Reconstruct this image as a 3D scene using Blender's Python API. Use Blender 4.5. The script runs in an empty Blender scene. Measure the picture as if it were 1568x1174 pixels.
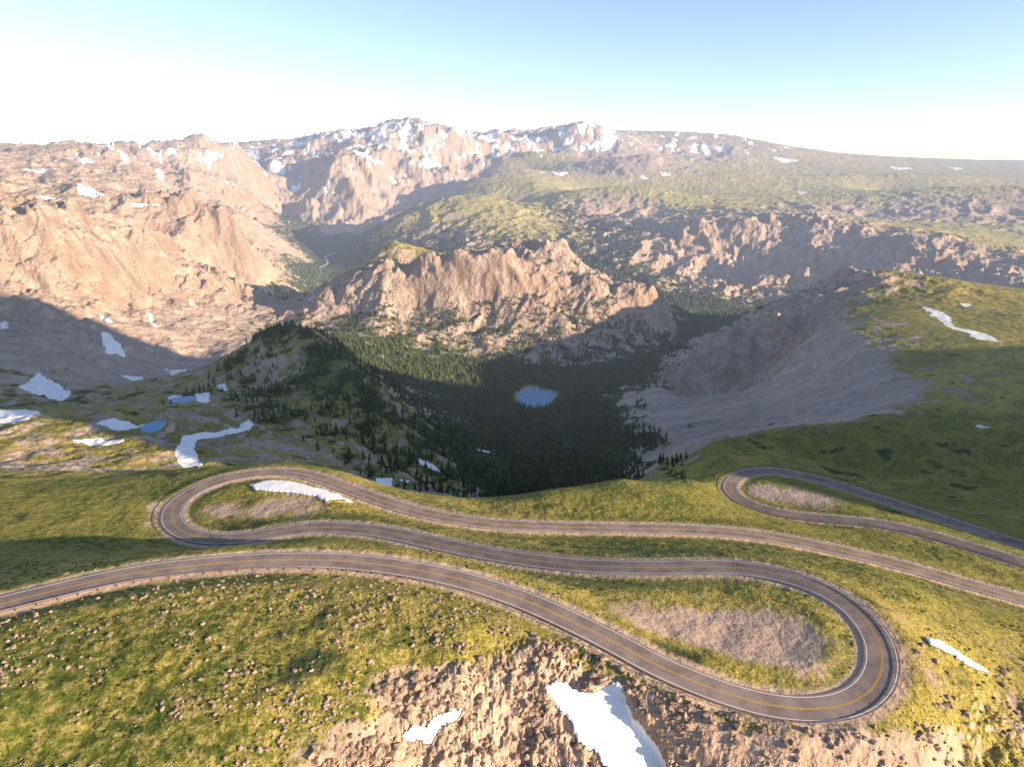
import bpy, numpy as np, math, sys, time
from mathutils import Vector
F=1045.0; P=math.radians(18.4); cp,sp=math.cos(P),math.sin(P); CZ=800.0
# Terrain points: every table entry bar the added off-frame hills is an image pixel, seen from the camera at (0,0,CZ);
# ray/S/G turn it into a world-space X,Y,Z point that the terrain is fitted through.
def ray(px,py):
    a=(px-784)/F; b=(587-py)/F
    return a, cp+b*sp, -sp+b*cp
def S(px,py,y):
    a,f,d=ray(px,py); t=y/f
    return (a*t,y,CZ+d*t)
def G(px,py,H):
    a,f,d=ray(px,py); t=H/(-d)
    return (a*t,f*t,CZ-H)
C=[]
def pts(L,R,g,f,sub=1):
    P3=[S(*p) for p in L]
    for i,p in enumerate(P3):
        C.append((*p,R,g,f))
        if sub>1 and i<len(P3)-1:
            q=P3[i+1]
            for k in range(1,sub):
                t=k/sub; C.append(tuple(p[j]*(1-t)+q[j]*t for j in range(3))+(R,g,f))
def gp(L,R,g,f):
    for p in L: C.append((*G(*p),R,g,f))
roadA=[(-250,990,107),(-100,950,110),(0,925,112),(100,900,113.5),(200,878,115),(300,865,116.5),(400,858,118),(500,857,119),(600,866,120),(700,885,121.5),(800,917,123),(900,962,124.5),(960,993,125.5),(1000,1015,126),(1060,1042,127),(1120,1064,127.7),(1180,1080,128.4),(1240,1086,129),(1300,1078,129.5),(1340,1050,130),(1352,1012,130.5),(1343,975,131),(1318,940,131.7),(1280,911,132.5),(1230,889,133.5),(1170,874,134.5),(1110,867,135.5),(1000,868,137),(900,866,139),(850,861,140),(800,855,141),(700,838,143),(600,816,145),(540,808,146),(480,807,147),(430,813,147.5),(380,822,148),(330,825,148.6),(290,818,149.2),(266,803,149.8),(262,786,150.3),(272,768,150.8),(297,751,151.4),(335,735,152),(385,725,152.6),(440,722,153.3),(490,732,154),(540,750,155),(600,771,156),(660,787,157),(750,801,158.5),(850,806,160.5),(950,808,162.5),(1050,810,164.5),(1130,815,166),(1200,825,167.5),(1300,845,169.5),(1400,870,172),(1500,898,174),(1568,917,176),(1700,955,179)]
roadB=[(1760,925,180),(1660,890,182),(1568,861,184),(1480,834,186.5),(1400,812,188.5),(1330,799,190),(1260,793,192),(1190,784,193.5),(1145,770,195),(1121,754,196),(1120,738,197),(1140,725,198),(1180,720,199),(1235,729,200),(1300,747,201),(1380,773,202.5),(1460,799,204),(1568,834,206),(1700,875,209)]
def catmull(Pn,n=14):
    Pn=np.array(Pn); out=[]
    Q=np.vstack([2*Pn[0]-Pn[1],Pn,2*Pn[-1]-Pn[-2]])
    for i in range(1,len(Q)-2):
        p0,p1,p2,p3=Q[i-1:i+3]
        for k in range(n):
            t=k/n
            out.append(.5*((2*p1)+(-p0+p2)*t+(2*p0-5*p1+4*p2-p3)*t*t+(-p0+3*p1-3*p2+p3)*t**3))
    out=np.array(out)
    d=np.r_[0,np.cumsum(np.linalg.norm(np.diff(out,axis=0),axis=1))]
    s=np.arange(0,d[-1],1.6)
    out=np.stack([np.interp(s,d,out[:,j]) for j in range(3)],1)
    for _ in range(14):
        o=out.copy(); o[1:-1]=(out[:-2]+2*out[1:-1]+out[2:])/4; out=o
    for _ in range(60):
        out[1:-1,2]=(out[:-2,2]+2*out[1:-1,2]+out[2:,2])/4
    return out
RA=catmull([G(*p) for p in roadA]); RB=catmull([G(*p) for p in roadB])
for R_ in (RA,RB):
    for p in R_[::10]: C.append((*p,1.2,.8,0))
# ---------- foreground
gp([(-300,1174,112),(0,1100,113),(0,1174,118),(200,1000,113),(200,1174,118),(400,950,114),(400,1100,117),(550,1000,116),(600,940,117),(700,1000,119),(560,1100,121)],1.4,.8,0)
gp([(560,1174,127),(640,1174,133),(700,1100,128),(800,1060,127.5),(800,1174,138.5),(880,1045,128.5),(960,1174,139),(925,1110,132.5),(1010,1110,134.5),(1050,1174,142)],3.5,.0,0)
gp([(840,985,121.5),(700,1020,119.5),(600,1060,121)],2.0,.2,0)
gp([(1200,1140,136),(1200,1174,141),(1300,1174,141),(1450,1174,140),(1568,1100,142),(1450,1050,136)],2.2,.3,0)
gp([(1568,1000,147),(1450,930,146),(1700,1000,150),(1700,1174,140)],1.4,.5,0)
gp([(1100,980,130.5),(1000,960,129),(1200,1000,130.5),(1060,950,130.8),(1180,960,131.3)],.5,-.15,0)
gp([(340,785,150),(420,782,150.3),(1180,752,196.5),(1230,765,196)],.5,-.1,0)
gp([(232,798,149),(238,774,150.5),(1390,1000,131.5),(1368,940,133)],.8,.1,0)
gp([(195,800,149),(205,765,151),(170,835,146),(1440,1000,134),(1420,930,140),(1380,890,143)],1.2,.75,0)
gp([(1100,900,134),(1000,900,132),(800,890,131)],1,.8,0)
C.append((0,30,CZ-150,2,.3,0)); C.append((60,60,CZ-150,2,.3,0)); C.append((-80,50,CZ-122,2,.3,0))
gp([(-200,738,148),(0,748,150),(120,757,151),(230,745,153),(300,714,157),(440,704,157),(520,723,158),(600,750,161),(700,773,162),(750,780,163),(800,768,163),(850,748,165),(950,732,170),(1060,733,180),(1100,721,198),(1200,707,202),(1300,733,207),(1400,763,210),(1568,820,213),(1750,870,218)],1.2,.8,0)
pts([(600,800,430),(750,812,420),(850,790,460),(950,780,480),(1060,762,560),(440,735,480),(300,738,470),(120,738,450),(-150,738,460)],4,.3,.1)
pts([(150,720,380),(60,714,390),(100,712,385),(-60,725,385)],8,.0,0)
# ---------- bench
pts([(-200,700,560),(0,700,560),(120,690,600),(300,700,620),(400,690,650),(480,715,600),(560,738,570),(0,650,680),(-200,650,700),(150,650,700),(235,652,700),(330,660,720)],8,.33,0)
pts([(440,650,800),(520,690,720),(600,735,640),(0,600,900),(-200,600,900),(80,600,950),(170,610,900),(280,612,830),(320,592,930),(400,600,960)],10,.35,.18)
pts([(380,528,1150),(410,505,1120),(440,496,1100),(475,505,1060),(500,528,1020),(555,570,950),(585,622,880),(640,688,800),(700,738,740)],7,.65,.4,2)
pts([(560,520,1500),(620,580,1250),(640,620,1150),(700,660,1030),(745,765,740),(440,522,1400),(500,550,1300)],7,.2,.5)
# ---------- valley floor
pts([(820,607,1300),(760,600,1310),(880,610,1290)],.5,.6,.8)
pts([(740,560,1500),(850,570,1480),(960,570,1500),(820,660,1100),(900,650,1130),(850,720,900),(940,690,960),(800,760,760),(900,750,790),(1030,535,1800)],5,.4,1)
pts([(1060,510,2250),(1100,480,2600),(1150,500,2300),(960,470,2900),(800,470,3000),(640,460,3000),(480,452,3000),(430,480,2300)],8,.5,.9)
pts([(490,430,3400),(480,405,4000),(505,390,4400),(480,370,4900),(440,345,5600)],4,.6,.75,2)
pts([(400,310,6200),(370,270,6700),(560,350,5200),(600,320,5800)],30,.2,.2)
# ---------- centre ridge
pts([(478,460,1900),(520,435,1880),(545,425,1860),(575,405,1880),(620,406,1900),(645,394,1870),(680,399,1890),(700,388,1860),(735,382,1870),(775,388,1870),(800,413,1860),(850,425,1850),(880,432,1860),(905,409,1850),(935,428,1850),(960,420,1840),(1005,438,1830),(1022,475,1800)],25,.0,.0,2)
pts([(560,398,2200),(600,366,2200),(640,380,2200),(675,390,2200)],10,.5,0,2)
pts([(785,380,2250),(820,363,2300),(862,344,2300),(880,376,2300),(905,405,2300)],30,.0,0,2)
pts([(600,430,2600),(750,430,2600),(870,430,2700),(960,450,2400),(740,400,2060),(850,432,2060),(640,415,2040)],20,.2,.3)
pts([(420,505,1650),(530,513,1600),(620,530,1570),(720,548,1560),(830,555,1550),(925,552,1560),(1000,520,1700)],6,.3,.35,2)
pts([(540,465,1790),(590,475,1740),(640,470,1790),(690,480,1730),(740,465,1790),(790,480,1730),(850,465,1780),(900,482,1720),(960,470,1780)],20,.2,.2,2)
# ---------- left mountains
pts([(-250,315,1500),(-100,322,1500),(0,335,1500),(60,345,1520),(120,368,1560),(165,382,1650),(210,352,1900),(255,348,2100),(285,396,2050),(320,425,2000),(400,472,1950)],36,.0,0,3)
pts([(150,400,2050),(235,385,2500),(60,368,1900)],20,.1,0)
pts([(-200,440,1380),(0,440,1400),(60,430,1430),(110,455,1440),(160,465,1480),(220,440,1700)],34,.0,0,2)
pts([(-200,490,1230),(0,490,1230),(60,480,1290),(100,495,1250),(160,500,1300),(220,475,1550),(300,460,1750)],20,.0,.0,2)
pts([(-200,545,1050),(0,550,1050),(100,555,1080),(200,550,1250),(280,545,1350),(330,560,1250),(380,490,1750),(400,520,1500),(300,575,1150),(200,580,1080)],9,.0,.0)
pts([(200,335,2500),(130,312,2500),(0,282,2600),(80,280,2800),(-250,255,3000)],24,.2,0)
pts([(-250,248,3400),(0,248,3400),(60,240,3600),(150,227,3800),(205,234,4000),(225,243,4600)],26,.1,0,2)
pts([(215,308,3000),(290,300,2700),(340,316,2650),(368,352,2650),(355,402,2600),(345,437,2500)],36,.0,0,3)
pts([(280,420,2300),(240,400,2300),(270,350,2480)],18,.0,0)
pts([(340,430,2500),(400,432,2700),(465,460,2750)],8,.6,.4,2)
pts([(400,380,3100),(440,420,3300),(430,370,4000),(380,330,4000),(470,400,4000)],14,.25,.1)
pts([(370,300,4800),(420,270,6000),(470,300,5600),(520,340,5200)],60,.0,.0)
# ---------- skyline
pts([(225,243,4800),(270,225,5300),(320,218,5500),(350,224,5700),(420,224,6500),(480,214,7200),(540,202,7500),(600,192,7600),(660,187,7600),(708,193,7600),(722,215,7800),(740,211,8500),(765,193,8500),(792,213,8700),(830,206,8600),(880,187,8500),(915,194,8500)],42,.0,0,2)
pts([(960,209,8800),(1000,213,9300),(1030,201,9800),(1070,205,9800),(1115,205,9800),(1127,217,9500),(1180,223,9300),(1240,232,9500),(1330,239,10500),(1400,243,11000),(1568,246,12500),(1900,246,13000)],18,.2,0,2)
pts([(300,265,4600),(350,272,5000),(270,290,4200),(430,248,6500)],50,.0,0)
pts([(555,218,7000),(515,238,6300),(545,268,6000),(565,303,5700)],50,.0,0,3)
pts([(480,262,6500),(460,240,6900)],50,.0,0)
pts([(620,250,6800),(650,272,6500),(620,303,6000),(680,258,7000),(700,245,7300),(730,262,6800),(740,235,7600),(800,240,7700)],60,.0,0)
pts([(850,225,8300),(900,232,8000),(1000,232,8900),(1080,228,9000)],35,.0,0)
pts([(620,330,4300),(680,300,4600),(740,300,4500),(800,325,4300),(820,350,4000)],16,.7,.1,2)
pts([(640,365,4000),(720,360,3800),(600,395,3800),(700,390,3500),(640,310,5000)],24,.3,.4)
pts([(700,325,5200),(780,325,5200)],20,.5,.1)
pts([(880,400,3500),(960,400,3400),(1000,440,3000),(900,350,4200),(880,320,4600)],24,.3,.5)
pts([(880,292,5000),(940,285,5050),(1000,286,5000),(1060,315,4600)],14,.6,0,2)
pts([(900,312,4650),(1000,330,4500),(940,325,4600)],30,.0,.0)
pts([(900,303,5700),(1000,300,5700),(1080,300,5500)],14,.6,0)
pts([(1050,350,3700),(1130,338,3700),(1210,335,3700),(1330,345,3500),(1450,380,3000),(1568,405,2700),(1750,420,2600)],30,.1,.0,3)
pts([(1050,400,3450),(1150,400,3450),(1250,400,3300),(1350,405,3050)],44,.0,.0)
pts([(1030,450,2900),(1120,465,2800),(1200,480,2650),(1300,470,2600),(1450,470,2300),(1650,480,2200)],22,.1,.5,2)
# upland terraces to the right
pts([(1200,300,5000),(1500,355,3600),(1568,375,3300),(1380,345,3900)],6,.8,.0)
pts([(1250,303,4900),(1340,300,4800),(1440,290,4800),(1568,286,4700),(1800,290,4600)],14,.4,0,2)
pts([(1250,318,4450),(1340,330,4350),(1440,325,4300),(1568,328,4200),(1800,335,4100)],24,.1,0,2)
pts([(1350,300,6000),(1568,290,5900)],8,.8,0)
pts([(1040,268,6300),(1140,262,6500),(1220,273,6300),(1300,266,6500),(1450,266,6600)],15,.4,0,2)
pts([(1040,292,5800),(1140,290,5800),(1220,292,5800),(1300,286,5900)],12,.5,0)
pts([(1100,272,7300),(1250,274,7300),(1450,268,7500),(1800,262,8000)],8,.8,0)
pts([(895,262,6500),(935,245,6700),(985,236,6800),(1012,238,6800),(1040,262,6500)],24,.0,0,2)
pts([(920,280,6000),(1000,280,6000),(960,260,7500)],14,.4,0)
pts([(715,275,5900),(760,266,6000),(800,258,6200),(838,262,6200)],18,.2,0,2)
pts([(750,290,5500),(820,280,5500),(800,272,6900)],12,.7,0)
pts([(790,240,7400),(820,228,7400),(870,238,7300)],16,.4,0,2)
pts([(1200,250,8600),(1400,252,9600),(1568,254,10000)],14,.6,0)
pts([(a,247,y) for y in (20000,40000) for a in (-700,-200,300,800,1300,1800,2300)],20,.5,0)
# ---------- right ridge
pts([(1062,545,1400),(1095,525,1420),(1130,503,1450),(1190,470,1520),(1235,449,1560),(1265,432,1620),(1300,412,1700)],30,.0,.0,3)
pts([(1075,572,1330),(1120,548,1350),(1170,518,1400),(1225,488,1440)],42,-.3,.0,2)
pts([(1075,607,1250),(1125,588,1270),(1175,556,1310),(1222,520,1350)],32,-.3,.0,2)
pts([(1350,411,1750),(1440,430,1700),(1568,447,1650),(1750,450,1650)],3,.6,0,2)
pts([(1300,475,1380),(1340,465,1420),(1450,480,1280),(1568,480,1250),(1420,560,970),(1568,560,920),(1500,610,820),(1700,540,950)],3.5,.5,0)
pts([(1255,505,1250),(1295,530,1130),(1340,565,1000),(1390,600,880)],6,.1,0,3)
pts([(1190,585,1120),(1200,610,1030),(1100,640,1020),(1000,640,1080),(1000,700,880),(1150,660,860),(1280,640,850),(1010,590,1250),(1280,590,1000),(1330,620,880)],7,-.3,-.1)
pts([(1060,655,960),(1100,645,975),(1150,625,1000)],18,-.2,0)
pts([(1090,672,760),(1180,660,770),(1270,665,760),(1330,645,780),(1400,636,790),(1568,645,740),(1750,655,700)],7,.6,0,2)
pts([(1040,728,690),(1250,712,710),(1400,740,640),(1400,700,700),(1568,740,620),(1568,790,480),(1400,780,520),(1250,737,560)],4,.6,.1)
for p in [(1050,545,180),(1000,690,-150),(1200,460,230),(1400,380,220),(1650,300,150),(1100,740,-230),(1400,660,-200),(720,430,-200),(800,250,-160)]: C.append((p[0],p[1],CZ+p[2],8,.6,0))  # off-frame hills added to shade left bowl and front slope, with low gaps
C.append((1500,900,CZ-230,6,.6,0)); C.append((400,60,CZ-150,2,.7,0)); C.append((1800,1500,CZ-260,6,.6,0))
C=np.array(C,dtype=np.float64)
# ---------- RBF in (bearing, ln r)
def uv(x,y): return np.arctan2(x,y),np.log(np.hypot(x,y))
cu,cv=uv(C[:,0],C[:,1]); n=len(C)
D=np.hypot(cu[:,None]-cu[None],cv[:,None]-cv[None])
A=np.zeros((n+1,n+1)); A[:n,:n]=D-np.eye(n)*2e-4; A[n,:n]=1; A[:n,n]=1
rhs=np.zeros((n+1,4)); rhs[:n]=C[:,2:6]
W=np.linalg.solve(A,rhs)
NC=1380; TA,TB=-56,82
th=np.radians(np.concatenate([np.linspace(TA,47,1270,endpoint=False),np.linspace(47,TB,NC-1270)]))
lr=np.concatenate([np.linspace(math.log(60),math.log(700),640,endpoint=False),np.linspace(math.log(700),math.log(5500),820,endpoint=False),np.linspace(math.log(5500),math.log(14000),180,endpoint=False),np.linspace(math.log(14000),math.log(45000),20)])
NR=len(lr)
ct=np.radians(np.linspace(TA,TB,480)); cl=np.linspace(lr[0],lr[-1],600)
CT,CL=np.meshgrid(ct,cl); fl=np.stack([CT.ravel(),CL.ravel()],1).astype(np.float32)
val=np.zeros((len(fl),4))
for i in range(0,len(fl),20000):
    q=fl[i:i+20000]
    d=np.hypot(q[:,0:1]-cu[None].astype(np.float32),q[:,1:2]-cv[None].astype(np.float32))
    val[i:i+20000]=d@W[:n]+W[n]
val=val.reshape(600,480,4)
iu=(th-ct[0])/(ct[1]-ct[0]); iv=(lr-cl[0])/(cl[1]-cl[0])
i0=np.clip(iu.astype(int),0,478); fu=iu-i0; j0=np.clip(iv.astype(int),0,598); fv=iv-j0
def up(k):
    v=val[:,:,k]; a=v[:,i0]*(1-fu)+v[:,i0+1]*fu
    return a[j0]*(1-fv)[:,None]+a[j0+1]*fv[:,None]
base,rough,green,forest=[up(k) for k in range(4)]
TH,LR=np.meshgrid(th,lr); RR=np.exp(LR); X=RR*np.sin(TH); Y=RR*np.cos(TH)
rough=np.clip(rough,.3,100)
rng=np.random.RandomState(7)
perm=rng.permutation(256); perm=np.r_[perm,perm].astype(np.int32)
ga=rng.rand(256)*2*np.pi; gx=np.cos(ga).astype(np.float32); gy=np.sin(ga).astype(np.float32)
def pn(x,y,seed=0):
    xi=np.floor(x).astype(np.int32); yi=np.floor(y).astype(np.int32)
    xf=(x-xi).astype(np.float32); yf=(y-yi).astype(np.float32)
    u=xf*xf*xf*(xf*(xf*6-15)+10); v=yf*yf*yf*(yf*(yf*6-15)+10)
    def g(a,b,dx,dy):
        h=perm[(perm[(xi+a+seed*17)&255]+yi+b)&255]; return gx[h]*dx+gy[h]*dy
    n00=g(0,0,xf,yf);n10=g(1,0,xf-1,yf);n01=g(0,1,xf,yf-1);n11=g(1,1,xf-1,yf-1)
    a=n00+(n10-n00)*u; b=n01+(n11-n01)*u
    return (a+(b-a)*v)*1.5
def fbm(x,y,s,o,seed=0,gain=.5):
    r=0;a=1;t=0
    for k in range(o):
        r=r+a*pn(x/s+k*13.7,y/s-k*7.3,seed+k); t+=a; a*=gain; s*=.5
    return r/t
def ridged(x,y,s,o,seed=0,gain=.5,pw=2):
    r=0;a=1;t=0;w=1
    for k in range(o):
        m=1-np.abs(pn(x/s+k*3.7,y/s+k*9.1,seed+k))*1.6
        m=np.clip(m,0,1)**pw*w; w=np.clip(m*2.2,.2,1); r=r+a*m; t+=a; a*=gain; s*=.48
    return r/t
def sst(x,a,b):
    t=np.clip((x-a)/(b-a),0,1); return t*t*(3-2*t)
wx=X+fbm(X,Y,260,3,40)*90; wy=Y+fbm(X,Y,260,3,50)*90
huge=ridged(wx+fbm(X,Y,900,2,44)*300,wy,1500,4,7,.5,1.4)-.5
big=ridged(wx,wy,620,4,1,.5)-.42
mid=ridged(wx,wy,170,5,11,.52,1.5)-.5
crag=ridged(X+mid*25,Y+mid*15,42,4,61,.6,1)-.55
sm=fbm(X,Y,26,5,21,.58)
c1=fbm(wx,wy,190,4,101,.5); c2=fbm(X,Y,70,3,111,.55)
cliff=sst(c1,-.04,.06)*.6+sst(c1,.16,.24)*.4+sst(c2,.0,.1)*.3-.6
farf=np.clip((RR-3500)/2500,0,1)
Rc=np.clip(rough-12,0,40)*(1-.45*farf)
Z=base+rough*2.2*huge*farf*np.clip((rough-14)/20,0,1)+rough*1.7*big*np.clip((rough-8)/25,0,1)+np.minimum(rough,50)*1.1*mid*np.clip((rough-1)/6,.1,1)*(1-.3*farf)+np.minimum(rough,10)*.55*sm+Rc*.36*crag+Rc*.9*cliff
nearm=np.clip((450-RR)/150,0,1)
hum=fbm(X,Y,4.5,4,71,.65); rock=ridged(X,Y,8,5,81,.66,1.3)-.45
bare=np.clip(.55-green,0,.5)*2*np.clip((rough-.9)/1.2,0,1)
nadd=nearm*(.40*hum*(rough<9)*np.clip(rough-.2,.2,1)+bare*2.2*rock+bare*.9*sst(fbm(X,Y,6,3,151),-.02,.06))
Z+=nadd
# ---------- road bed
RD=np.vstack([RA,RB])
TG=np.vstack([np.gradient(RA,axis=0),np.gradient(RB,axis=0)]); ln=np.hypot(TG[:,0],TG[:,1]); SL=TG[:,2]/ln; TX=TG[:,0]/ln; TY=TG[:,1]/ln
near=np.where((RR.ravel()<560)&(RR.ravel()>90)&(TH.ravel()<.9))[0]
xn=X.ravel()[near].astype(np.float32); yn=Y.ravel()[near].astype(np.float32)
rd=np.zeros(len(near)); rz=np.zeros(len(near))
sel=np.arange(0,len(RD),3); rs=RD[sel].astype(np.float32)
for i in range(0,len(near),30000):
    xa=xn[i:i+30000]; ya=yn[i:i+30000]
    dd=(xa[:,None]-rs[None,:,0])**2+(ya[:,None]-rs[None,:,1])**2
    k=sel[dd.argmin(1)]
    dx=xa-RD[k,0]; dy=ya-RD[k,1]; al=np.clip(dx*TX[k]+dy*TY[k],-2.5,2.5)
    rd[i:i+30000]=np.hypot(dx-al*TX[k],dy-al*TY[k]); rz[i:i+30000]=RD[k,2]+al*SL[k]
Zf=Z.ravel(); zz=Zf[near]
w=6.0+np.clip(np.abs(zz-rz)*2.0,1,14)
t=np.clip((rd-6.2)/w,0,1); t=t*t*(3-2*t)
Zf[near]=(rz-.3)*(1-t)+zz*t
Z=Zf.reshape(Z.shape)
roadd=np.full(X.size,60.); roadd[near]=np.minimum(rd,60); roadd=roadd.reshape(X.shape)
def samp(x,y,arr):
    u,v=uv(x,y)
    a=np.clip(np.interp(u,th,np.arange(NC)),0,NC-1.001); b=np.clip(np.interp(v,lr,np.arange(NR)),0,NR-1.001)
    i=a.astype(int); j=b.astype(int); a=a-i; b=b-j
    return (arr[j,i]*(1-a)+arr[j,i+1]*a)*(1-b)+(arr[j+1,i]*(1-a)+arr[j+1,i+1]*a)*b
# ---------- water
def blob(seed,m=48):
    r=np.random.RandomState(seed); a=np.linspace(0,2*np.pi,m,endpoint=False)
    k=1+sum(r.uniform(-.16,.16)/q*2*np.cos(q*a+r.uniform(0,6)) for q in (2,3,4,5))
    return a,k
waters=[("lake",47,1300,CZ-460,40,62,3),("pond",*S(235,653,700)[:2],CZ-283,13,17,5),("pond",*S(280,612,830)[:2],CZ-298,15,14,8),("pond",*S(700,588,1380)[:2],CZ-455,6,9,9)]
water_objs=[]
for nm,cx,cy,wz,rx,ry,sd in waters:
    a,k=blob(sd)
    ang=np.arctan2((Y-cy)/ry,(X-cx)/rx); q=np.hypot((X-cx)/rx,(Y-cy)/ry)/np.interp(ang%(2*np.pi),np.r_[a,2*np.pi],np.r_[k,k[0]])
    t=np.clip((q-1.0)/.9,0,1); t=t*t*(3-2*t)
    tgt=np.where(q<1,wz-1.5*np.clip((1-q)*5,0,1),wz+.4+(q-1)*2)
    Z=tgt*(1-t)+Z*t
    forest=np.where(q<1.15,0,forest)
    water_objs.append((nm,cx,cy,wz+.15,rx,ry,a,k))
# ---------- snow
ys=np.exp(np.linspace(math.log(80),math.log(20000),4000))
def cast(px,py):
    a,f,d=ray(px,py); zt=samp(ys*a/f,ys,Z); zr=CZ+d/f*ys
    k=np.argmax(zt>zr)
    return (ys[k]*a/f,ys[k])
snowpx=[[(832,1055),(868,1041),(905,1056),(948,1046),(965,1080),(990,1110),(1018,1145),(1025,1200),(960,1200),(922,1165),(896,1140),(870,1100),(846,1078)],
[(610,1125),(655,1106),(712,1086),(700,1107),(660,1138),(628,1137)],[(1412,975),(1440,983),(1470,1003),(1515,1030),(1500,1030),(1460,1007),(1425,990)],
[(380,742),(440,738),(500,750),(545,770),(500,768),(450,755),(390,752)],[(270,695),(285,665),(340,660),(370,640),(382,650),(360,665),(310,672),(300,690),(318,712),(290,718)],
[(145,650),(175,640),(225,650),(205,657)],[(110,675),(150,670),(195,675),(160,682)],[(-30,628),(60,628),(65,636),(20,650),(-30,648)],[(30,592),(65,570),(80,585),(115,600),(95,615),(75,610)],
[(155,510),(165,508),(190,540),(195,548),(160,540)],[(255,608),(275,605),(280,615),(262,618)],[(300,602),(322,602),(320,616),(300,614)],[(222,478),(232,482),(245,505),(235,500)],[(148,478),(170,490),(175,498),(155,490)],[(283,457),(297,465),(292,470)],
[(1410,470),(1430,472),(1470,500),(1540,525),(1500,520),(1450,497)],[(1470,464),(1490,466),(1480,472)],[(635,700),(670,715),(675,724),(645,712)],[(575,732),(600,737),(598,744),(578,740)],[(605,732),(630,735),(625,740)],[(630,665),(670,675),(650,672)],[(720,685),(760,695),(740,692)],
[(605,195),(622,190),(640,212),(615,218)],[(650,240),(680,252),(640,262)],[(690,235),(735,240),(700,247)],[(845,265),(880,263),(860,270)],[(1222,292),(1235,295),(1228,300)],[(370,225),(400,235),(360,238)],[(300,245),(335,235),(345,232),(325,262)],[(200,310),(270,300),(230,314),(200,316)],[(195,325),(215,330),(225,340)],[(1450,255),(1480,258),(1465,261)],[(1520,655),(1490,652),(1500,650)],
[(105,278),(140,288),(165,303),(150,302),(120,292)],[(178,232),(190,235),(200,255),(188,248)],[(240,262),(252,268),(256,285),(246,278)],[(30,262),(90,258),(70,266)],[(60,300),(100,308),(80,312)],[(0,495),(12,490),(14,502),(0,505)],[(350,300),(372,318),(362,316)],[(400,250),(440,262),(415,260)],[(560,245),(575,262),(566,260)],[(1010,262),(1030,268),(1015,272)],[(980,268),(1000,272),(985,276)],[(1180,240),(1230,246),(1200,250)],[(1360,255),(1400,258),(1375,261)],
[(255,565),(290,566),(285,572),(262,571)],[(330,590),(345,586),(352,600)],[(185,575),(220,578),(205,584)]]
snow=np.zeros(X.shape)
for s in snowpx:
    P2=np.array([cast(*p) for p in s]); c=P2.mean(0); r_=np.abs(P2-c).max()*1.4+2
    m=np.where((np.abs(X-c[0])<r_)&(np.abs(Y-c[1])<r_)); x=X[m]; y=Y[m]
    sc_=max(r_*.3,1.5); am_=np.clip(r_*.05,.4,12); x=x+fbm(x,y,sc_,4,91)*am_*2; y=y+fbm(x,y,sc_,4,95)*am_*2
    ins=np.zeros(len(x),bool)
    for i in range(len(P2)):
        x1,y1=P2[i]; x2,y2=P2[i-1]
        ins^=((y1>y)!=(y2>y))&(x<(x2-x1)*(y-y1)/(y2-y1+1e-9)+x1)
    snow[m]=np.maximum(snow[m],ins)
gyz,gxz=np.gradient(Z); dr=np.gradient(RR[:,0])[:,None]; dt=np.gradient(th)[None]*RR
slope=np.hypot(gyz/dr,gxz/dt)
sn=fbm(X*1.3,Y*.8,230,5,33,.65)-mid*.4-big*.2
snow=np.maximum(snow,((RR>2300)&(Z>CZ-330)&(sn+np.clip((Z-CZ)/700,-.25,.16)+np.clip(rough-30,-20,20)/110>.325)&(slope<1.2)).astype(float))
s2=snow.copy(); s2[1:-1,1:-1]=(snow[1:-1,1:-1]*2+snow[:-2,1:-1]+snow[2:,1:-1]+snow[1:-1,:-2]+snow[1:-1,2:])/6; snow=s2
sw=snow*nearm*(roadd>12)
Z=Z*(1-sw)+(base+.9+.15*fbm(X,Y,7,2,161))*sw+snow*nearm*.2
creek=np.array([cast(*p) for p in [(512,388),(497,395),(503,402),(489,410),(493,420),(482,430),(487,438),(478,447),(484,454),(470,458)]])
# ---------- mesh
def mesh_np(name,V,Q,smooth,k=4):
    me=bpy.data.meshes.new(name); V=np.ascontiguousarray(V,dtype=np.float32); Q=np.ascontiguousarray(Q,dtype=np.int32)
    me.vertices.add(len(V)); me.vertices.foreach_set("co",V.ravel())
    me.loops.add(Q.size); me.loops.foreach_set("vertex_index",Q.ravel())
    me.polygons.add(len(Q)); me.polygons.foreach_set("loop_start",np.arange(0,Q.size,k,dtype=np.int32)); me.polygons.foreach_set("loop_total",np.full(len(Q),k,np.int32))
    me.update(calc_edges=True); me.polygons.foreach_set("use_smooth",np.full(len(Q),smooth,bool))
    ob=bpy.data.objects.new(name,me); bpy.context.collection.objects.link(ob); return ob
idx=np.arange(NR*NC).reshape(NR,NC)
ter=mesh_np("mountain_terrain",np.stack([X,Y,Z],-1).reshape(-1,3),np.stack([idx[:-1,:-1],idx[:-1,1:],idx[1:,1:],idx[1:,:-1]],-1).reshape(-1,4),True)
n1a=fbm(X,Y,280,4,121)*.5+.5; n2a=fbm(X,Y,34,5,131,.6)*.5+.5; n3a=fbm(X*.16,Y,26,4,141,.6)*.5+.5
dry=np.clip((RR-2000)/2500,0,1)
lush=nearm*np.clip(sst(20-X,0,80)*sst(190-Y,-10,50)*.9+.25+fbm(X,Y,40,4,171)*1.1,0,1)
for nm,ar in (("green",green),("forest",forest),("roadd",roadd),("snow",snow),("rough",rough+nearm*bare*9),("patch_large",n1a),("patch",n2a),("streak",n3a),("dry",dry),("soil",nearm),("lush",lush)):
    at=ter.data.attributes.new(nm,'FLOAT','POINT'); at.data.foreach_set("value",ar.ravel().astype(np.float32))
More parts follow.
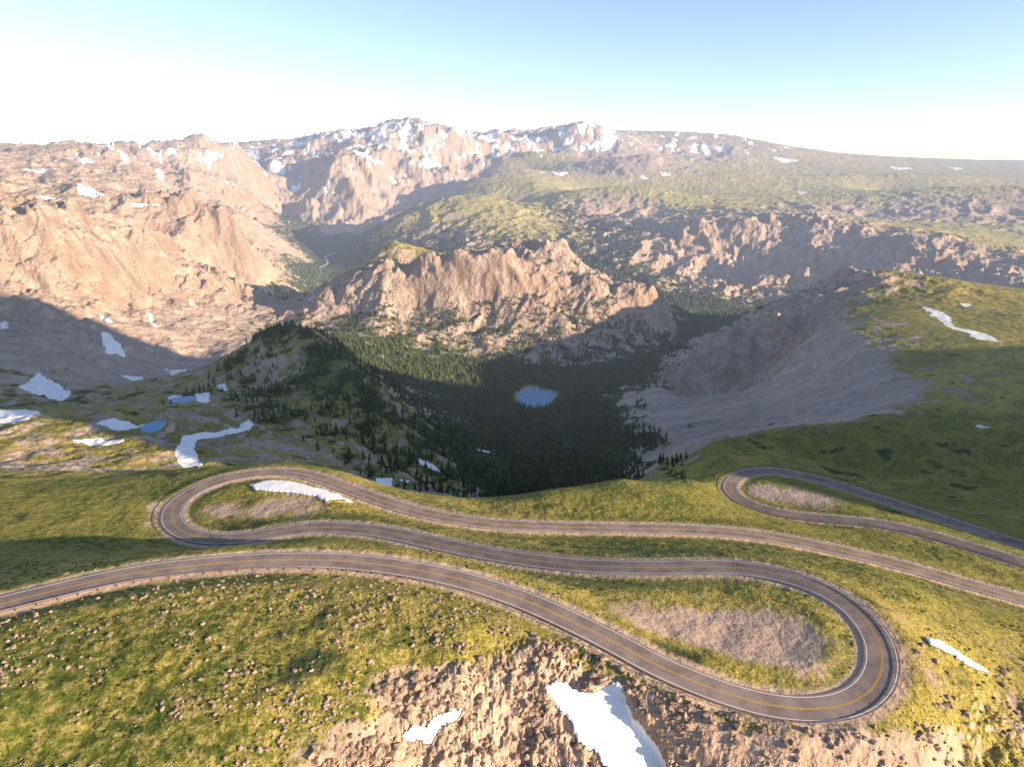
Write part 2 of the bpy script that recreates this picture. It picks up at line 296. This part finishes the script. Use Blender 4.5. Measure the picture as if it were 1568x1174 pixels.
# ---------- shader helpers
class NT:
    def __init__(s,name):
        s.m=bpy.data.materials.new(name); s.m.use_nodes=True; s.t=s.m.node_tree; s.b=s.t.nodes["Principled BSDF"]; s.out=s.t.nodes["Material Output"]
        s.m.cycles.emission_sampling='NONE'
        s.b.inputs["Roughness"].default_value=.95; s.b.inputs["Specular IOR Level"].default_value=.15
        s.pos=s.t.nodes.new("ShaderNodeNewGeometry")
    def set(s,inp,v):
        if isinstance(v,(int,float)): inp.default_value=v
        elif isinstance(v,tuple): inp.default_value=v
        else: s.t.links.new(v,inp)
    def math(s,op,a,b=0.0,c=None,clamp=False):
        n=s.t.nodes.new("ShaderNodeMath"); n.operation=op; n.use_clamp=clamp; s.set(n.inputs[0],a); s.set(n.inputs[1],b)
        if c is not None: s.set(n.inputs[2],c)
        return n.outputs[0]
    def attr(s,a):
        n=s.t.nodes.new("ShaderNodeAttribute"); n.attribute_name=a; return n.outputs["Fac"]
    def noise(s,scale,detail=4,rough=.55,dist=0.):
        n=s.t.nodes.new("ShaderNodeTexNoise"); n.inputs["Scale"].default_value=scale; n.inputs["Detail"].default_value=detail; n.inputs["Roughness"].default_value=rough; n.inputs["Distortion"].default_value=dist
        s.t.links.new(s.pos.outputs["Position"],n.inputs["Vector"]); return n.outputs["Fac"]
    def ss(s,v,a,b,lo=0.,hi=1.):
        n=s.t.nodes.new("ShaderNodeMapRange"); n.interpolation_type='SMOOTHSTEP'; s.set(n.inputs[0],v)
        for i,q in enumerate((a,b,lo,hi)): n.inputs[i+1].default_value=q
        return n.outputs[0]
    def mix(s,f,a,b):
        n=s.t.nodes.new("ShaderNodeMix"); n.data_type='RGBA'; s.set(n.inputs[0],f)
        s.set(n.inputs[6],a if not isinstance(a,tuple) else (*a,1)[:4]); s.set(n.inputs[7],b if not isinstance(b,tuple) else (*b,1)[:4]); return n.outputs[2]
    def sep(s,v):
        n=s.t.nodes.new("ShaderNodeSeparateXYZ"); s.t.links.new(v,n.inputs[0]); return n.outputs
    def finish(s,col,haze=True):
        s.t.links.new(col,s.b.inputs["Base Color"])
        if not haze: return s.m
        # aerial haze painted in as surface glow, growing with distance from the camera
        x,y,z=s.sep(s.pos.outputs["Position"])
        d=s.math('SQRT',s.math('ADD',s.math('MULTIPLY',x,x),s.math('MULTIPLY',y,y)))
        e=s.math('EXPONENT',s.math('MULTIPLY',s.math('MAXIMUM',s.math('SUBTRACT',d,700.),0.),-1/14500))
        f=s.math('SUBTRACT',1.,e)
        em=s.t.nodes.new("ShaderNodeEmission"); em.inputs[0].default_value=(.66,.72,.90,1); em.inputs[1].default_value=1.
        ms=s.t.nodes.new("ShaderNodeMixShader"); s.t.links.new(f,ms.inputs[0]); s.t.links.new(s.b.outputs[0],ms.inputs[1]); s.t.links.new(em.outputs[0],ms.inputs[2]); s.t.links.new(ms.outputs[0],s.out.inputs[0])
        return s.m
T=NT("terrain_ground")
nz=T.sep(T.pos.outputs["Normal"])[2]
n1=T.attr("patch_large"); n2=T.attr("patch"); n3=T.noise(.35,4,.65); n4=T.noise(1.8,1,.6)
rockc=T.mix(T.ss(n2,.35,.65),(.27,.20,.165),(.58,.45,.35))
rockc=T.mix(T.ss(n3,.35,.7,0,.6),rockc,(.68,.55,.45))
rockc=T.mix(T.ss(n1,.42,.62,0,.5),rockc,(.47,.31,.21))
rockc=T.mix(T.ss(nz,.35,.68,.45,0),rockc,(.18,.125,.10))  # cliff shade painted into the albedo: steeper faces get darker rock
scree=T.mix(T.ss(n3,.3,.7),(.31,.25,.22),(.46,.37,.31))
scree=T.mix(T.ss(T.attr("streak"),.42,.6,0,.7),scree,(.50,.40,.32))
rockc=T.mix(T.ss(nz,.74,.9),rockc,scree)
rockc=T.mix(T.math('MULTIPLY',T.attr("soil"),T.ss(n3,.3,.6,.35,.75)),rockc,(.52,.37,.26))
mead=T.mix(T.ss(n2,.36,.60),(.11,.14,.02),(.44,.36,.07))
mead=T.mix(T.ss(n3,.38,.64,0,.8),mead,(.54,.42,.13))
mead=T.mix(T.ss(n1,.46,.6,0,.45),mead,(.075,.12,.018))
mead=T.mix(T.math('MULTIPLY',T.attr("lush"),T.ss(n3,.35,.62,.85,.15)),mead,(.06,.10,.018))
mead=T.mix(T.math('MULTIPLY',T.attr("soil"),T.ss(n3,.57,.68,0,.6)),mead,(.38,.28,.18))
mead=T.mix(T.ss(n4,.46,.66,0,.75),mead,(.06,.075,.02))
mead=T.mix(T.math('MULTIPLY',T.attr("dry"),T.ss(n2,.3,.6,.5,.9)),mead,(.46,.41,.19))
gm=T.math('ADD',T.math('ADD',T.attr("green"),T.math('MULTIPLY',T.math('SUBTRACT',n2,.5),1.3)),T.math('MULTIPLY',T.math('SUBTRACT',nz,.85),1.6))
gm=T.math('ADD',gm,T.math('MULTIPLY',T.math('SUBTRACT',n3,.5),.9))
col=T.mix(T.ss(gm,.32,.6),rockc,mead)
fm=T.math('ADD',T.attr("forest"),T.math('MULTIPLY',T.math('SUBTRACT',n2,.5),1.6))
fm=T.math('ADD',fm,T.math('MULTIPLY',T.math('SUBTRACT',nz,.8),1.0))
col=T.mix(T.ss(fm,.35,.6),col,(.05,.07,.03))
rdn=T.math('ADD',T.attr("roadd"),T.math('MULTIPLY',T.math('SUBTRACT',n3,.5),5.))
col=T.mix(T.ss(rdn,5.6,7.8,1,0),col,(.52,.39,.27))
sm_=T.ss(T.attr("snow"),.35,.6)
col=T.mix(sm_,col,(.90,.90,.89))
hn=T.math('ADD',T.math('MULTIPLY',n3,.8),T.math('MULTIPLY',T.noise(.07,4,.62),2.8))
hn=T.math('MULTIPLY',hn,T.math('SUBTRACT',1.,T.math('MULTIPLY',sm_,.9)))
hn=T.math('MULTIPLY',hn,T.math('ADD',.40,T.ss(T.attr("rough"),2,25,0,2.6)))
bp=T.t.nodes.new("ShaderNodeBump"); bp.inputs["Strength"].default_value=1; bp.inputs["Distance"].default_value=1.6
T.t.links.new(hn,bp.inputs["Height"]); T.t.links.new(bp.outputs[0],T.b.inputs["Normal"])
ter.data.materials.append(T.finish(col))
# ---------- water objects
Wm=NT("lake_water"); Wm.b.inputs["Roughness"].default_value=.15; Wm.b.inputs["Specular IOR Level"].default_value=.25
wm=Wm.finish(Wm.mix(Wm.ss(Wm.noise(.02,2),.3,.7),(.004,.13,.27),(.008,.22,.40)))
for nm,cx,cy,wz,rx,ry,a,k in water_objs:
    v=[(cx,cy,wz)]+[(cx+rx*kk*1.04*math.cos(aa),cy+ry*kk*1.04*math.sin(aa),wz) for aa,kk in zip(a,k)]
    m=len(a); e=bpy.data.meshes.new(nm); e.from_pydata(v,[],[(0,1+i,1+(i+1)%m) for i in range(m)]); e.materials.append(wm)
    bpy.context.collection.objects.link(bpy.data.objects.new(nm,e))
# ---------- road
def frame(R_):
    t=np.gradient(R_,axis=0); t[:,2]=0; t/=np.linalg.norm(t,axis=1)[:,None]; return np.stack([t[:,1],-t[:,0],0*t[:,0]],1)
def strip(name,R_,offs,par,mat,a=0,b=None):
    nn=frame(R_)[a:b]; R_=R_[a:b]; m=len(R_); k=len(offs)
    v=np.vstack([R_+nn*o+np.array([0,0,dz]) for o,dz in offs])
    q=np.concatenate([np.stack([j*m+np.arange(m-1),(j+1)*m+np.arange(m-1),(j+1)*m+np.arange(1,m),j*m+np.arange(1,m)],1)[:,::-1] for j in range(k-1)])
    o=mesh_np(name,v,q,False); o.data.materials.append(mat); o.parent=par; return o
cd=np.r_[0,np.cumsum(np.hypot(*np.diff(creek,axis=0).T))]; cs=np.arange(0,cd[-1],8.); ck=np.stack([np.interp(cs,cd,creek[:,0]),np.interp(cs,cd,creek[:,1])],1)
for _ in range(20): ck[1:-1]=(ck[:-2]+2*ck[1:-1]+ck[2:])/4
ck=np.column_stack([ck,samp(ck[:,0],ck[:,1],Z)+2.5])
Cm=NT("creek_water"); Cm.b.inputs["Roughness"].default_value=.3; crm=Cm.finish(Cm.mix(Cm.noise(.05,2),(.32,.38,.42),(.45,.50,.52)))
strip("creek",ck,[(-6,-4),(-5,0),(5,0),(6,-4)],None,crm)
As=NT("asphalt"); am=As.finish(As.mix(As.ss(As.noise(.12,6,.7),.35,.65),(.185,.152,.14),(.31,.25,.22)),False)
Wt=NT("white_paint"); wpm=Wt.finish(Wt.mix(Wt.noise(2,2),(.75,.75,.72),(.8,.8,.78)),False)
Ye=NT("yellow_paint"); yem=Ye.finish(Ye.mix(Ye.noise(2,2),(.62,.36,.04),(.7,.42,.06)),False)
road=bpy.data.objects.new("highway_road",None); bpy.context.collection.objects.link(road)
for i,R_ in enumerate((RA,RB)):
    strip("asphalt_surface",R_,[(-4.7,-.9),(-4.5,.0),(4.5,.0),(4.7,-.9)],road,am)
    for s_ in (-1,1): strip("edge_line",R_,[(s_*3.75-.11,.02),(s_*3.75+.11,.02)],road,wpm)
    for s_ in (-.17,.17): strip("centre_line",R_,[(s_-.08,.02),(s_+.08,.02)],road,yem)
# ---------- guard rail
Gr=NT("rail_steel"); grm=Gr.finish(Gr.mix(Gr.noise(1,3),(.17,.11,.08),(.26,.18,.14)),False)
nmid=int(np.argmin(np.hypot(RA[:,0]-G(700,838,143)[0],RA[:,1]-G(700,838,143)[1])))
for nm,R_,a,b,s_ in (("guard_rail",RA,0,nmid,1),("guard_rail",RA,nmid+60,None,-1),("guard_rail",RB,0,None,-1)):
    par=bpy.data.objects.new(nm,None); bpy.context.collection.objects.link(par)
    strip("beam",R_,[(s_*5.0,.5),(s_*5.06,.6),(s_*5.0,.7)],par,grm,a,b)
    nn=frame(R_); V=[];Fq=[]
    for i in range(a,(b or len(R_)),3):
        c=R_[i]+nn[i]*s_*5.12; k=len(V)
        for dz in (-1,.85):
            for dx,dy in ((-.1,-.1),(.1,-.1),(.1,.1),(-.1,.1)): V.append((c[0]+dx,c[1]+dy,c[2]+dz))
        Fq+=[(k,k+1,k+5,k+4),(k+1,k+2,k+6,k+5),(k+2,k+3,k+7,k+6),(k+3,k,k+4,k+7),(k+4,k+5,k+6,k+7)]
    o=mesh_np("posts",np.array(V),np.array(Fq),False); o.data.materials.append(grm); o.parent=par
# ---------- scatter
def scatter(name,temps,x,y,z,s,rot,mat,smooth=False):
    Vs=[];Fs=[];off=0; ti=rng.randint(0,len(temps),len(x))
    for k,(tv,tf) in enumerate(temps):
        m=np.where(ti==k)[0]
        if not len(m): continue
        c,sn_=np.cos(rot[m])[:,None],np.sin(rot[m])[:,None]
        vx=(tv[None,:,0]*c-tv[None,:,1]*sn_)*s[m,0:1]+x[m,None]; vy=(tv[None,:,0]*sn_+tv[None,:,1]*c)*s[m,0:1]+y[m,None]; vz=tv[None,:,2]*s[m,1:2]+z[m,None]
        Vs.append(np.stack([vx,vy,vz],-1).reshape(-1,3)); Fs.append((tf[None]+(np.arange(len(m))*len(tv))[:,None,None]+off).reshape(-1,3)); off+=len(m)*len(tv)
    o=mesh_np(name,np.vstack(Vs),np.vstack(Fs),smooth,3); o.data.materials.append(mat); return o
def conifer(seed,tiers,sides):
    r=np.random.RandomState(seed); v=[];f=[]
    for a in range(4): v.append((.03*math.cos(a*1.57),.03*math.sin(a*1.57),-.1))
    v.append((0,0,.9)); f+=[(0,1,4),(1,2,4),(2,3,4),(3,0,4)]
    for i in range(tiers):
        z0=.08+.8*i/tiers; z1=min(1.,z0+1.25/tiers); R0=.24*(1-i/(tiers+.3))*r.uniform(.8,1.15); k=len(v); ph=r.uniform(0,6)
        cx,cy=r.uniform(-.02,.02,2)
        for s_ in range(sides*2):
            rr=R0*(r.uniform(.85,1.25) if s_%2 else r.uniform(.4,.65)); a=ph+s_*math.pi/sides
            v.append((cx+rr*math.cos(a),cy+rr*math.sin(a),z0+(0 if s_%2 else .04)+r.uniform(-.02,.02)))
        v.append((cx,cy,z1)); m=sides*2
        for s_ in range(m): f.append((k+s_,k+(s_+1)%m,k+m))
    return np.array(v),np.array(f)
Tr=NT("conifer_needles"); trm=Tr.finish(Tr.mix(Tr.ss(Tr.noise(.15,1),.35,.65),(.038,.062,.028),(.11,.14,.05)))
def trees(name,x0,x1,y0,y1,N,tiers,sides,h0,h1,pw):
    x=rng.uniform(x0,x1,N); y=rng.uniform(y0,y1,N)
    f=samp(x,y,forest); sl=samp(x,y,slope); s_=samp(x,y,snow)
    cl=fbm(x,y,60,3,5)
    ok=(rng.rand(N)<np.clip(f+cl*1.1,0,1)**pw)&(sl<1.0)&(s_<.1)&(f>.12)&(np.hypot(x,y)>560)
    x=x[ok];y=y[ok];z=samp(x,y,Z)-.3
    h=rng.uniform(h0,h1,len(x)); s=np.stack([h*rng.uniform(.8,1.2,len(x)),h],1)
    return scatter(name,[conifer(i,tiers,sides) for i in range(6)],x,y,z,s,rng.uniform(0,6.28,len(x)),trm)
trees("conifer_forest",-450,420,600,1950,42000,4,4,5,15,1.2)
trees("conifer_forest",-1100,1500,1950,3800,40000,2,3,10,18,1.2)
def rockt(seed):
    r=np.random.RandomState(seed); ph=(1+5**.5)/2
    v=np.array([(-1,ph,0),(1,ph,0),(-1,-ph,0),(1,-ph,0),(0,-1,ph),(0,1,ph),(0,-1,-ph),(0,1,-ph),(ph,0,-1),(ph,0,1),(-ph,0,-1),(-ph,0,1)])/1.9
    f=np.array([(0,11,5),(0,5,1),(0,1,7),(0,7,10),(0,10,11),(1,5,9),(5,11,4),(11,10,2),(10,7,6),(7,1,8),(3,9,4),(3,4,2),(3,2,6),(3,6,8),(3,8,9),(4,9,5),(2,4,11),(6,2,10),(8,6,7),(9,8,1)])
    v=v*r.uniform(.65,1.3,(12,1))*np.array([1,r.uniform(.6,1),r.uniform(.5,.85)]); return v*.5,f
Rk=NT("boulder_rock"); rkm=Rk.finish(Rk.mix(Rk.ss(Rk.noise(.8,2),.35,.65),(.18,.135,.10),(.42,.32,.24)),False)
Sh=NT("shrub_leaves"); shm=Sh.finish(Sh.mix(Sh.ss(Sh.noise(.8,2),.35,.65),(.03,.05,.012),(.10,.12,.03)),False)
def rocks(name,N,cond,smin,smax,p,mat,flat=1.,box=(-170,260,95,420)):
    x=rng.uniform(box[0],box[1],N); y=rng.uniform(box[2],box[3],N)
    g=samp(x,y,green); rd_=samp(x,y,roadd); s_=samp(x,y,snow); ro=samp(x,y,rough)
    ok=cond(x,y,g,rd_)&(rd_>6.5)&(s_<.1)&(ro>.9)
    x=x[ok];y=y[ok]; s=smin+(smax-smin)*rng.rand(len(x))**p; z=samp(x,y,Z)+s*.05
    return scatter(name,[rockt(i) for i in range(10)],x,y,z,np.stack([s,s*flat],1),rng.uniform(0,6.28,len(x)),mat)
cl=lambda x,y:fbm(x,y,25,3,8)
cl2=lambda x,y:fbm(x,y,9,3,18)
rocks("boulders",44000,lambda x,y,g,r:(rng.rand(len(x))<np.clip(.12+cl(x,y)*.7+cl2(x,y)*.8+.3*np.exp(-((x+20)/35)**2),0,1)*np.clip((190-y)/60,.06,1)),.2,1.6,3.5,rkm,1,(-170,40,95,190))
rocks("alpine_shrubs",60000,lambda x,y,g,r:(g>.3)&(rng.rand(len(x))<np.clip(.15-cl(x,y)*.9+cl2(x,y)*.9,0,1)*np.clip((300-y)/100,.12,1)),.4,1.5,2,shm,.5)
rocks("scarp_boulders",60000,lambda x,y,g,r:(g<.5)&(rng.rand(len(x))<np.clip(.2+cl2(x,y)*1.4,.02,1)*np.clip((120-x)/60,.15,1)),.2,3.0,5,rkm,1,(-60,190,105,175))
rocks("scattered_stones",60000,lambda x,y,g,r:(rng.rand(len(x))<np.clip(.02+cl(x,y)*.25,0.005,1)),.2,.8,2,rkm)
# ---------- light
sc=bpy.context.scene
w=bpy.data.worlds.new("World"); sc.world=w; w.use_nodes=True
az,el=math.radians(112),math.radians(11.5)
wn=w.node_tree
sk=wn.nodes.new("ShaderNodeTexSky"); sk.sky_type='NISHITA'; sk.sun_disc=False; sk.sun_elevation=el; sk.sun_rotation=az; sk.altitude=2500; sk.dust_density=.8; sk.ozone_density=1.6
hs=wn.nodes.new("ShaderNodeHueSaturation"); hs.inputs["Saturation"].default_value=.85; wn.links.new(sk.outputs[0],hs.inputs["Color"])
mu=wn.nodes.new("ShaderNodeMix"); mu.data_type='RGBA'; mu.blend_type='MULTIPLY'; mu.inputs[0].default_value=1; mu.inputs[7].default_value=(1.02,.99,1.04,1); wn.links.new(hs.outputs[0],mu.inputs[6])
bg=wn.nodes["Background"]; bg.inputs[1].default_value=.26; wn.links.new(mu.outputs[2],bg.inputs[0])
L=bpy.data.lights.new("sun","SUN"); L.energy=11.5; L.angle=math.radians(.5); L.color=(1,.75,.50); lo=bpy.data.objects.new("sun",L); bpy.context.collection.objects.link(lo)
lo.rotation_euler=Vector((math.sin(az)*math.cos(el),math.cos(az)*math.cos(el),math.sin(el))).to_track_quat('Z','Y').to_euler()
cam=bpy.data.cameras.new("camera"); co=bpy.data.objects.new("camera",cam); bpy.context.collection.objects.link(co); sc.camera=co
co.location=(0,0,CZ); co.rotation_euler=(math.pi/2-P,0,0); cam.sensor_width=36; cam.lens=36*F/1568; cam.clip_start=1; cam.clip_end=100000
sc.view_settings.view_transform='Standard'; sc.view_settings.look='None'; sc.view_settings.exposure=0
